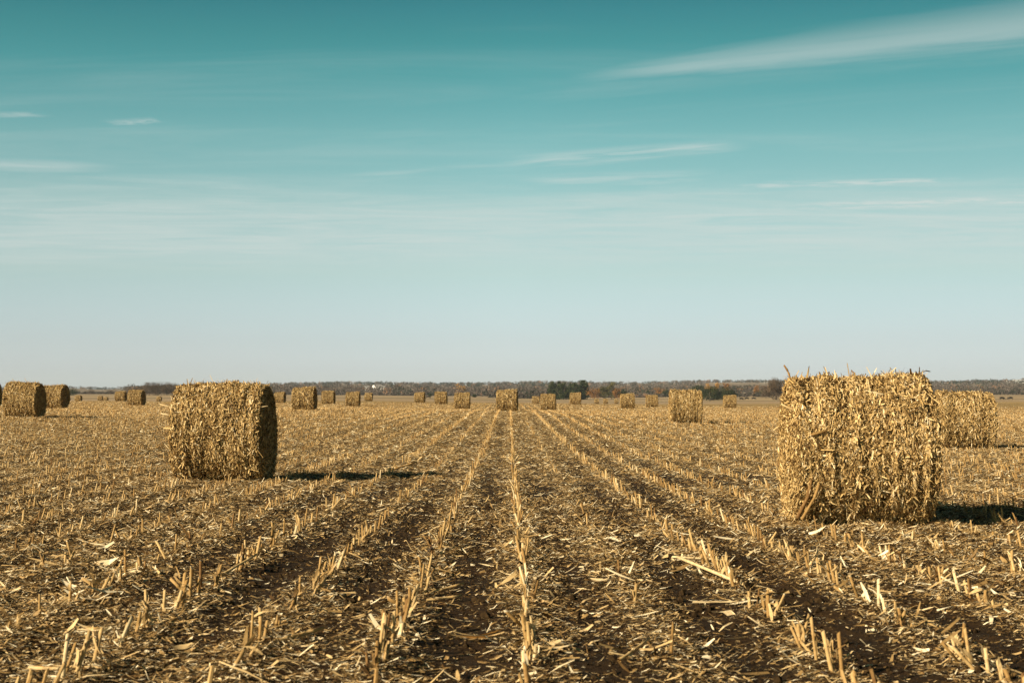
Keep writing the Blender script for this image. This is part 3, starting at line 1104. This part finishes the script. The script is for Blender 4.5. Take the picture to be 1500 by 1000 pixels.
def corn_husk(px, py, length, width, az, tint, label):
    vz = ray(px, py, 1)[2] - HCAM
    dd = -HCAM / vz
    X = ray(px, py, 1)[0] * dd
    z = float(ground_z(np.array([X]), np.array([dd]))[0])
    m = MB()
    a = R(az)
    for k in range(4):
        T = np.array([[math.cos(a) + random.uniform(-.12, .12), math.sin(a) + random.uniform(-.12, .12), random.uniform(-.05, .1)]])
        P = np.array([[random.uniform(-.01, .01), random.uniform(-.012, .012), 0.018 + 0.006 * k]])
        v, q, t = blades(P, T, np.array([[random.uniform(-.4, .4), random.uniform(-.4, .4), 1.0]]), np.array([length * random.uniform(.8, 1.1)]),
                         np.array([width]), np.array([random.uniform(0.02, 0.12)]), np.array([random.uniform(-.9, .9)]), np.array([tint]), 6, 0.75)
        m.add(v, q, None, t)
    o = link('corn_husk', m.mesh('corn_husk', [M_LIT], True), None, (X, dd, z))
    tag(o, label, 'husk', 'dry husks lying on the soil')


corn_husk(700, 936, 0.30, 0.05, -8, 0.72, 'long tan corn husk lying crossways left of the middle row near the bottom edge')
corn_husk(185, 838, 0.22, 0.06, 5, 0.95, 'pale broad husk lying left of the third row left of the middle')
corn_husk(265, 955, 0.12, 0.05, 40, 0.75, 'small cupped husk lying above the bottom left standing stalks')
corn_husk(140, 928, 0.20, 0.06, 10, 0.95, 'pale crumpled husk lying near the bottom left corner')
corn_husk(880, 855, 0.16, 0.04, -20, 0.85, 'pale husk lying midway between the middle row and the flattened row')


# ------------------------------------------------------------------ trees
def leaf_mat(name, stops, scale=0.4):
    m, b, bs = new_mat(name)
    tint = attr(b, 'tint').outputs['Fac']
    b.put(bs.inputs['Base Color'], b.ramp(tint, stops))
    bs.inputs['Roughness'].default_value = 0.85
    return m


M_BARK = leaf_mat('tree_bark', [(0, (0.05, 0.04, 0.03)), (1, (0.16, 0.12, 0.09))])
M_EVER = leaf_mat('evergreen_needles', [(0, (0.018, 0.028, 0.012)), (0.6, (0.045, 0.055, 0.020)), (1, (0.085, 0.085, 0.032))])
M_RUST = leaf_mat('rusty_leaves', [(0, (0.09, 0.045, 0.018)), (0.6, (0.24, 0.115, 0.035)), (1, (0.34, 0.18, 0.055))])
M_TWIG = leaf_mat('bare_twigs', [(0, (0.04, 0.028, 0.018)), (0.6, (0.11, 0.074, 0.044)), (1, (0.18, 0.125, 0.08))])
M_OLIVE = leaf_mat('olive_leaves', [(0, (0.035, 0.038, 0.016)), (0.6, (0.085, 0.080, 0.032)), (1, (0.17, 0.14, 0.055))])
M_WOOD = leaf_mat('woodland_mix', [(0.0, (0.014, 0.022, 0.014)), (0.18, (0.032, 0.040, 0.024)), (0.3, (0.055, 0.046, 0.038)), (0.6, (0.108, 0.086, 0.072)), (0.8, (0.165, 0.130, 0.108)), (1.0, (0.26, 0.125, 0.045))])
M_GOLD = leaf_mat('golden_leaves', [(0, (0.22, 0.12, 0.03)), (1, (0.50, 0.27, 0.06))])


def crown_faces(m, n, h, w, z0, size, rg, shape='round', tint0=0.5, cx=0, cy=0, clumps=14, stick=False):
    """leaf-clump faces gathered in clumps inside the crown volume"""
    C = []
    while len(C) < clumps:
        p = rg.uniform(-1, 1, 3)
        if (p ** 2).sum() < 1:
            t = (p[2] + 1) / 2
            k = (1.05 - 0.85 * t) if shape == 'cone' else 1.0
            C.append((p[0] * w / 2 * k, p[1] * w / 2 * k, z0 + t * (h - z0)))
    C = np.array(C)
    ct = rg.normal(0, 0.18, len(C))
    idx = rg.integers(0, len(C), n)
    s = w * (0.17 if shape == 'cone' else 0.19)
    P = C[idx] + rg.normal(0, 1, (n, 3)) * [s * 0.6, s * 0.6, s * 0.55]
    P[:, 2] = np.clip(P[:, 2], z0 * 0.6, h * 1.03)
    P[:, 0] += cx
    P[:, 1] += cy
    D = rg.normal(0, 1, (n, 3))
    if stick:
        D[:, 2] = np.abs(D[:, 2]) + 0.8
    N = rg.normal(0, 1, (n, 3))
    L = size * rg.uniform(0.6, 1.5, n) * (2.2 if stick else 1.0)
    Wd = size * rg.uniform(0.5, 1.1, n) * (0.30 if stick else 1.0)
    tint = np.clip(tint0 + ct[idx] + rg.normal(0, 0.15, n), 0, 1)
    v, q, t = blades(P, D, N, L, Wd, np.zeros(n), rg.normal(0, 0.8, n), tint, 1, 0.3)
    m.add(v, q, None, t)


def tree(name, label, cat, px, py, d, top_py, wpx, kind, seed, group=None):
    d = d * K
    rg = np.random.default_rng(seed)
    X, Y, Z = ray(px, py, d)
    z = float(base_z(np.array([X]), np.array([Y]))[0])
    ztop = ray(px, top_py, d)[2]
    h = max(2.0, ztop - z)
    w = wpx / F * d
    root = bpy.data.objects.new(name, None)
    COL.objects.link(root)
    root.location = (X, Y, z)
    tag(root, label, cat, group)
    tm = MB()
    tr = 0.03 * h
    V, Q, T = prism((0, 0, -0.3), (0.02 * h, 0, h * 0.8), tr, tr * 0.25, 7)
    tm.add(V, Q, T, 0.4)
    for k in range(9 if kind == 'bare' else 6):
        a = rg.uniform(0, 6.28)
        zz = h * rg.uniform(0.25, 0.7)
        V, Q, T = prism((0.02 * zz, 0, zz), (math.cos(a) * w * 0.38, math.sin(a) * w * 0.38, min(h * 0.97, zz + h * rg.uniform(0.12, 0.3))), tr * 0.45, tr * 0.12, 5)
        tm.add(V, Q, T, 0.4)
    link('trunk', tm.mesh('trunk', [M_BARK], True), root)
    cm = MB()
    sz = max(0.28, 0.06 * h)
    if kind == 'bare':
        crown_faces(cm, 1900, h, w * 1.15, h * 0.06, sz * 0.62, rg, 'round', 0.42, clumps=24, stick=True)
        crown_faces(cm, 900, h * 0.9, w * 1.1, h * 0.05, sz * 0.75, rg, 'round', 0.35, clumps=14)
        mat = M_TWIG
    elif kind == 'ever':
        crown_faces(cm, 1500, h, w, h * 0.04, sz, rg, 'cone' if seed % 3 else 'round', 0.4, clumps=22)
        mat = M_EVER
    elif kind == 'dome':
        crown_faces(cm, 2800, h, w, 0.02, sz, rg, 'round', 0.3, clumps=40)
        mat = M_EVER
    else:
        mat = {'rust': M_RUST, 'olive': M_OLIVE, 'gold': M_GOLD}[kind]
        crown_faces(cm, 900, h, w, h * 0.10, sz, rg, 'round', 0.5, clumps=16)
    link('crown', cm.mesh('crown', [mat]), root)


G1, G2, G3, G4 = 'dark cedars standing together beyond the field', 'bare brown trees beyond the field', 'autumn coloured trees beyond the field', 'shrubs and small trees at the field edge'
TREES = [
    ('cedar_tree', 'tall dark cedar, left end of the cedar clump', 811, 585, 640, 560, 15, 'dome', G1),
    ('cedar_tree', 'dark cedar, second from the left end of the cedar clump', 819, 585, 630, 559, 13, 'ever', G1),
    ('cedar_tree', 'slim cedar lit on its left side in the cedar clump middle', 826, 585, 620, 561, 12, 'ever', G1),
    ('cedar_tree', 'broad cedar right of the slim lit one in the cedar clump', 834, 585, 640, 560.5, 15, 'dome', G1),
    ('cedar_tree', 'cedar above the bale in front of the cedar clump', 842, 585, 630, 561, 13, 'ever', G1),
    ('cedar_tree', 'second cedar from the right end of the cedar clump', 849, 585, 640, 560, 13, 'ever', G1),
    ('cedar_tree', 'tallest cedar, at the right end of the cedar clump', 855, 585, 640, 558, 16, 'dome', G1),
    ('autumn_tree', 'rusty orange tree right of the cedar clump', 870, 585, 620, 568, 18, 'rust', G3),
    ('leafy_tree', 'tall olive tree, highest between the rusty tree and the dark shrub', 896, 585, 640, 560.5, 16, 'olive', G3),
    ('leafy_tree', 'lower olive tree right beside the rusty orange one', 884, 585, 620, 567, 15, 'olive', G3),
    ('autumn_tree', 'small orange tree before the dark shrub, over the dark edged bale', 904, 585, 615, 569, 11, 'rust', G3),
    ('dark_shrub', 'dark evergreen shrub over the right corner of the dark edged bale', 913, 584, 620, 570, 14, 'dome', G4),
    ('dark_shrub', 'small dark pointed shrub above the bale between the pair', 949, 580, 900, 571, 9, 'ever', G4),
    ('autumn_tree', 'pale orange tree just left of the medium bale', 966, 582, 800, 566, 18, 'rust', G3),
    ('dark_shrub', 'dark shrub touching the medium bale on its left', 975, 582, 780, 570, 9, 'ever', G4),
    ('cedar_tree', 'dark evergreen peeking over the top of the medium bale', 1022, 584, 560, 565, 22, 'dome', G4),
    ('cedar_tree', 'round dark evergreen, left half of the pair behind the small right bale', 1042, 584, 550, 567, 24, 'dome', G4),
    ('cedar_tree', 'round dark evergreen, right half of the pair behind the small right bale', 1060, 584, 550, 567.5, 24, 'dome', G4),
    ('cedar_tree', 'low dark evergreen at the right end of the round pair', 1070, 584, 550, 571, 14, 'dome', G4),
    ('autumn_tree', 'golden tree showing over the left evergreen of the round pair', 1037, 580, 900, 562, 10, 'gold', G3),
    ('autumn_tree', 'golden tree showing over the middle of the round pair', 1048, 580, 900, 560, 10, 'gold', G3),
    ('autumn_tree', 'rusty tree showing over the right evergreen of the round pair', 1064, 580, 900, 559, 11, 'rust', G3),
    ('autumn_tree', 'orange tree before the pale woods left of the largest bale', 1108, 580, 750, 564, 10, 'rust', G3),
    ('leafy_tree', 'olive bush at the foot of the orange tree near the largest bale', 1115, 582, 730, 572, 14, 'olive', G4),
    ('bare_tree', 'tall bare tree against the sky at the left shoulder of the largest bale', 1137, 583, 520, 554, 19, 'bare', G2),
    ('bare_tree', 'thin bare tree left of the tall one by the largest bale', 1122, 583, 600, 565, 16, 'bare', G2),
    ('autumn_tree', 'bright orange tree above the nearest of the three bales left of centre', 675, 580, 1000, 562, 15, 'gold', G3),
    ('bare_tree', 'leftmost low bare tree of the brown clump by the dark ended bale', 192, 580, 700, 568, 16, 'bare', G2),
    ('bare_tree', 'bare tree second in the brown clump above the dark ended bale', 205, 580, 690, 565, 16, 'bare', G2),
    ('bare_tree', 'rounded bare tree third in the brown clump', 218, 580, 680, 561, 18, 'bare', G2),
    ('bare_tree', 'rounded bare tree fourth in the brown clump, highest in its middle', 231, 580, 690, 559.5, 18, 'bare', G2),
    ('bare_tree', 'bare tree fifth in the brown clump beside the big shaggy bale', 244, 580, 680, 560, 16, 'bare', G2),
    ('bare_tree', 'bare tree at the edge of the big shaggy bale, last of the brown clump', 254, 580, 690, 561, 14, 'bare', G2),
    ('cedar_tree', 'dark evergreen right beside the second big bale on the left', 104, 581, 700, 570, 18, 'dome', G4),
    ('bare_tree', 'thin tree by itself on the pale slope, left side', 132, 580, 900, 571, 12, 'bare', G2),
    ('bare_tree', 'thin tree on the pale slope, left of the small peeking bale', 162, 580, 900, 570, 14, 'bare', G2),
    ('dark_shrub', 'small dark bush in the strip between the two leftmost of the three bales', 630, 583, 700, 579.5, 4, 'dome', G4),
    ('dark_shrub', 'small dark bush right of the nearest of the three bales', 695, 583, 700, 579.5, 5, 'dome', G4),
]
for i, (nm, lab, px, py, d, top, wpx, kind, g) in enumerate(TREES):
    tree(nm, lab, {'cedar_tree': 'tree', 'autumn_tree': 'tree', 'leafy_tree': 'tree', 'bare_tree': 'tree', 'dark_shrub': 'shrub'}[nm], px, py, d, top, wpx, kind, 100 + i, g)


# ------------------------------------------------------------------ woods on the hills and scrub along the field edge
def build_woods():
    rg = np.random.default_rng(77)
    m = MB()
    n = 7500
    d = np.concatenate([rg.uniform(900, 1500, n * 5 // 10), rg.uniform(1500, 2750, n * 5 // 10)]) * K
    px = rg.uniform(-260, 1760, len(d))
    u = (px - 750) / F
    x = u * d
    keep = np.ones(len(d), bool)
    # clearings: pale slopes on the left, open fields between the woods
    f = fbm(x / 330, d / 420, 3, 91)
    keep &= ~((f > 0.28) & (d < 2400 * K))
    keep &= ~((px < 185) & (d < 2250 * K) & (f > -0.35))
    keep &= ~((px > 1050) & (px < 1140) & (d > 1300 * K) & (d < 2000 * K))
    d, x, px = d[keep], x[keep], px[keep]
    z = base_z(x, d)
    zone = fbm(x / 160 + 50, d / 200, 3, 92)
    for i in range(len(d)):
        h = rg.uniform(7, 10.5) * (0.8 if d[i] > 1700 * K else 1.0)
        w = rg.uniform(8, 14)
        k = rg.random()
        if (zone[i] < -0.1 and d[i] > 1700 * K) or k < 0.14:
            t0 = 0.10
        elif k > 0.955:
            t0 = 0.95
        else:
            t0 = rg.uniform(0.38, 0.75)
        nf = 40 if d[i] < 1500 * K else 26
        s = 1.15 if d[i] < 1500 * K else 1.8
        cl = rg.normal(0, 1, (nf, 3))
        cl = cl / np.linalg.norm(cl, axis=1, keepdims=True) * rg.uniform(0.3, 1, (nf, 1)) ** 0.5
        P = cl * [w / 2, w / 2, h * 0.46] + [x[i], d[i], z[i] + h * 0.5]
        D = rg.normal(0, 1, (nf, 3))
        if t0 > 0.3:
            D[:, 2] += 1.2
        v, q, t = blades(P, D, rg.normal(0, 1, (nf, 3)), s * rg.uniform(0.8, 1.8, nf), s * rg.uniform(0.5, 1.0, nf), np.zeros(nf), rg.normal(0, 0.7, nf),
                         np.clip(t0 + rg.normal(0, 0.06, nf), 0, 1), 1, 0.3)
        m.add(v, q, None, t)
    o = link('woodland', m.mesh('woodland', [M_WOOD]))
    tag(o, 'grey brown leafless woods covering the low hills on the horizon', 'woods', kind='stuff')
    # scrub along the far edge of the fields
    m = MB()
    for (x0, x1, d0, hh, n) in [(395, 730, 960, 4.5, 260), (715, 805, 660, 6.5, 130), (860, 1000, 760, 3.2, 90), (1075, 1150, 700, 3.5, 60), (1130, 1800, 900, 7.5, 420), (-250, 100, 900, 6, 120), (110, 190, 950, 2.6, 60)]:
        for _ in range(n):
            pxx = rg.uniform(x0, x1)
            dd = (d0 + rg.uniform(0, 60)) * K
            xx = (pxx - 750) / F * dd
            z = float(base_z(np.array([xx]), np.array([dd]))[0])
            h = hh * rg.uniform(0.4, 1.1)
            w = rg.uniform(4, 8)
            nf = 26
            t0 = rg.choice([0.3, 0.42, 0.5, 0.58, 0.16, 0.88], p=[.28, .26, .2, .12, .1, .04])
            P = rg.normal(0, 0.4, (nf, 3)) * [w / 2, w / 2, h * 0.5] + [xx, dd, z + h * 0.45]
            D = rg.normal(0, 1, (nf, 3)) + [0, 0, 1.2]
            v, q, t = blades(P, D, rg.normal(0, 1, (nf, 3)), rg.uniform(0.9, 2.2, nf), rg.uniform(0.5, 1.1, nf), np.zeros(nf), rg.normal(0, 0.7, nf),
                             np.clip(t0 + rg.normal(0, 0.07, nf), 0, 1), 1, 0.3)
            m.add(v, q, None, t)
    o = link('scrub', m.mesh('scrub', [M_WOOD]))
    tag(o, 'dark brown leafless scrub along the far field edges', 'scrub', kind='stuff')


build_woods()


# ------------------------------------------------------------------ far farmhouses
def plain_mat(name, col, rough=0.7):
    m, b, bs = new_mat(name)
    tc = b.n.new('ShaderNodeTexCoord')
    n = b.noise(tc.outputs['Object'], 1.5, 3)
    b.put(bs.inputs['Base Color'], b.mix(b.step(n, 0.2, 0.8), tuple(c * 0.88 for c in col), col))
    bs.inputs['Roughness'].default_value = rough
    return m


M_WALL = plain_mat('white_siding', (0.80, 0.79, 0.75))
M_ROOF = plain_mat('grey_roof', (0.24, 0.23, 0.22))
M_TINROOF = plain_mat('pale_tin_roof', (0.62, 0.62, 0.60))
M_GLASS = plain_mat('window_glass', (0.05, 0.06, 0.07), 0.2)


def house(px, py, d, w, dep, h, rz, label, name='farmhouse', cat='house', tin=False):
    d = d * K
    X, Y, Z = ray(px, py, d)
    z = max(Z, float(base_z(np.array([X]), np.array([Y]))[0]))
    zg = float(base_z(np.array([X]), np.array([Y]))[0])
    root = bpy.data.objects.new(name, None)
    COL.objects.link(root)
    root.location = (X, Y, zg - 0.3)
    root.rotation_euler = (0, 0, R(rz))
    tag(root, label, cat, 'white farm buildings on the hills')
    hh = h + (z - zg)
    rise = dep * 0.32
    a, c = w / 2, dep / 2
    V = [(-a, -c, 0), (a, -c, 0), (a, c, 0), (-a, c, 0), (-a, -c, hh), (a, -c, hh), (a, c, hh), (-a, c, hh), (-a, 0, hh + rise), (a, 0, hh + rise)]
    m = MB()
    m.add(V, [(0, 1, 5, 4), (2, 3, 7, 6), (1, 2, 6, 5), (3, 0, 4, 7)], [(5, 6, 9), (7, 4, 8)])
    link('wall', m.mesh('wall', [M_WALL]), root)
    m = MB()
    e = 0.5
    for s in (-1, 1):
        V = [(-a - e, s * (c + e), hh - 0.25), (a + e, s * (c + e), hh - 0.25), (a + e, 0, hh + rise + 0.1), (-a - e, 0, hh + rise + 0.1)]
        V += [(p[0], p[1], p[2] + 0.2) for p in V]
        m.add(V, [(0, 1, 2, 3), (4, 5, 6, 7), (0, 1, 5, 4), (1, 2, 6, 5), (2, 3, 7, 6), (3, 0, 4, 7)])
    link('roof', m.mesh('roof', [M_TINROOF if tin else M_ROOF]), root)
    nwin = max(2, int(w / 3.5))
    for k in range(nwin):
        wx = -a + (k + 0.5) * w / nwin
        m = MB()
        zt = hh - 1.0
        V = [(wx - .5, -c - 0.06, zt - 1.3), (wx + .5, -c - 0.06, zt - 1.3), (wx + .5, -c - 0.06, zt), (wx - .5, -c - 0.06, zt)]
        V += [(p[0], p[1] + 0.05, p[2]) for p in V]
        m.add(V, [(0, 1, 2, 3), (0, 4, 5, 1), (1, 5, 6, 2), (2, 6, 7, 3), (3, 7, 4, 0)])
        link('window', m.mesh('window', [M_GLASS]), root)


house(554, 569, 1250, 8, 6, 3.4, 12, 'largest white farmhouse on the hill above the tiny pale bale')
house(548, 568.5, 1280, 4, 4, 3.6, 70, 'narrow white building just left of the largest farmhouse')
house(561, 569, 1220, 5, 4, 2.6, 10, 'small white shed right of the largest farmhouse')
house(537, 568.5, 1300, 6, 4, 2.2, 5, 'low white shed at the left end of the hill farm')
house(745, 565, 2300, 10, 8, 4, 0, 'pale house on the skyline right above the centre bale')
house(1478, 565, 1900, 8, 6, 3.5, 0, 'small white house at the left of the long pale barn', )
house(1492, 567, 1850, 22, 9, 3.5, 0, 'long pale barn on the hill at the right edge', 'barn', 'barn', True)
house(1121, 563, 2300, 9, 6, 3, 0, 'tiny white house on the skyline left of the largest bale')


# ------------------------------------------------------------------ grazing cattle
def loft(m, rings, sides=10, tint=0.5):
    """rings: (centre, radius across y, radius in z, tilt) along the animal"""
    V, Q, T = [], [], []
    for (c, ry, rz) in rings:
        for i in range(sides):
            a = 2 * math.pi * i / sides
            V.append((c[0], c[1] + ry * math.cos(a), c[2] + rz * math.sin(a)))
    for j in range(len(rings) - 1):
        for i in range(sides):
            a, b2 = j * sides + i, j * sides + (i + 1) % sides
            Q.append((a, b2, b2 + sides, a + sides))
    V.append(rings[0][0])
    V.append(rings[-1][0])
    n = len(V)
    for i in range(sides):
        T.append((i, (i + 1) % sides, n - 2))
        T.append(((len(rings) - 1) * sides + i, n - 1, (len(rings) - 1) * sides + (i + 1) % sides))
    m.add(V, Q, T, tint)


def cow_mesh():
    bm = bmesh.new()
    me = bpy.data.meshes.new('cow_skeleton')
    # skeleton: spine, lowered neck and head, four jointed legs, tail, ears
    P, E, Rr = [], [], []

    def v(p, r, parent=None):
        P.append(p)
        Rr.append(r)
        if parent is not None:
            E.append((parent, len(P) - 1))
        return len(P) - 1
    pel = v((-0.75, 0, 1.08), (0.30, 0.32))
    b1 = v((-0.30, 0, 1.02), (0.36, 0.40), pel)
    b2 = v((0.20, 0, 1.00), (0.37, 0.42), b1)
    sh = v((0.65, 0, 1.05), (0.27, 0.36), b2)
    n1 = v((0.95, 0, 0.92), (0.17, 0.22), sh)
    n2 = v((1.20, 0, 0.55), (0.13, 0.15), n1)
    h1 = v((1.30, 0, 0.32), (0.12, 0.13), n2)
    v((1.42, 0, 0.10), (0.075, 0.075), h1)
    v((1.20, 0.20, 0.42), (0.03, 0.05), h1)
    v((1.20, -0.20, 0.42), (0.03, 0.05), h1)
    for s in (-1, 1):
        k = v((-0.68, s * 0.20, 0.72), (0.15, 0.17), pel)
        hk = v((-0.86, s * 0.20, 0.46), (0.07, 0.08), k)
        ft = v((-0.80, s * 0.20, 0.05), (0.055, 0.055), hk)
        k = v((0.62, s * 0.18, 0.70), (0.11, 0.13), sh)
        hk = v((0.64, s * 0.18, 0.38), (0.065, 0.065), k)
        ft = v((0.62, s * 0.18, 0.05), (0.055, 0.055), hk)
    t1 = v((-1.06, 0, 1.15), (0.04, 0.04), pel)
    v((-1.14, 0, 0.55), (0.03, 0.03), t1)
    me.from_pydata(P, E, [])
    o = bpy.data.objects.new('cow_skeleton', me)
    COL.objects.link(o)
    md = o.modifiers.new('skin', 'SKIN')
    for i, sv in enumerate(me.skin_vertices[0].data):
        sv.radius = Rr[i]
        sv.use_root = (i == 0)
    ss = o.modifiers.new('sub', 'SUBSURF')
    ss.levels = 1
    ss.render_levels = 1
    dg = bpy.context.evaluated_depsgraph_get()
    out = bpy.data.meshes.new_from_object(o.evaluated_get(dg))
    bpy.data.objects.remove(o)
    bpy.data.meshes.remove(me)
    out.name = 'cow'
    out.materials.clear()
    out.materials.append(M_COW)
    return out


M_COW = plain_mat('black_hide', (0.012, 0.010, 0.009), 0.6)
COW = cow_mesh()
for (px, py, d, rz, lab) in [
    (1468, 588, 420, 0, 'black cow grazing, left one of the two beside the half hidden bale'),
    (1480, 588, 420, 160, 'black cow grazing, right one of the two beside the half hidden bale'),
    (1086, 587, 520, 10, 'black cow nearest the small bale by the round evergreens, first of three'),
    (1094, 587, 540, 185, 'black cow between two others right of the small bale'),
    (1104, 587, 530, 0, 'black cow farthest right of the three beyond the small bale'),
    (1043, 588, 480, 170, 'black cow at the foot of the round evergreens'),
    (1037, 588, 560, 20, 'dark cow standing behind the one under the round evergreens'),
    (627, 588, 480, 0, 'black cow between the farther two of the three bales left of centre'),
]:
    X, Y, Z = ray(px, py, d * K)
    z = float(base_z(np.array([X]), np.array([Y]))[0])
    o = link('cow', COW, None, (X, Y, z), R(rz))
    tag(o, lab, 'cow', 'black cattle grazing far off on the pasture')


# ------------------------------------------------------------------ thin autumn haze
def build_haze():
    m = bpy.data.materials.new('thin_haze')
    m.use_nodes = True
    nt = m.node_tree
    nt.nodes.clear()
    out = nt.nodes.new('ShaderNodeOutputMaterial')
    pv = nt.nodes.new('ShaderNodeVolumePrincipled')
    pv.inputs['Color'].default_value = (0.80, 0.90, 1.0, 1)
    pv.inputs['Density'].default_value = 0.00005
    nt.links.new(pv.outputs[0], out.inputs['Volume'])
    a, z0, z1 = 11000, -260, 140
    mb = MB()
    V = [(-a, -a, z0), (a, -a, z0), (a, a, z0), (-a, a, z0), (-a, -a, z1), (a, -a, z1), (a, a, z1), (-a, a, z1)]
    mb.add(V, [(3, 2, 1, 0), (4, 5, 6, 7), (0, 1, 5, 4), (1, 2, 6, 5), (2, 3, 7, 6), (3, 0, 4, 7)])
    o = link('haze', mb.mesh('haze', [m]))
    tag(o, kind='stuff')


build_haze()
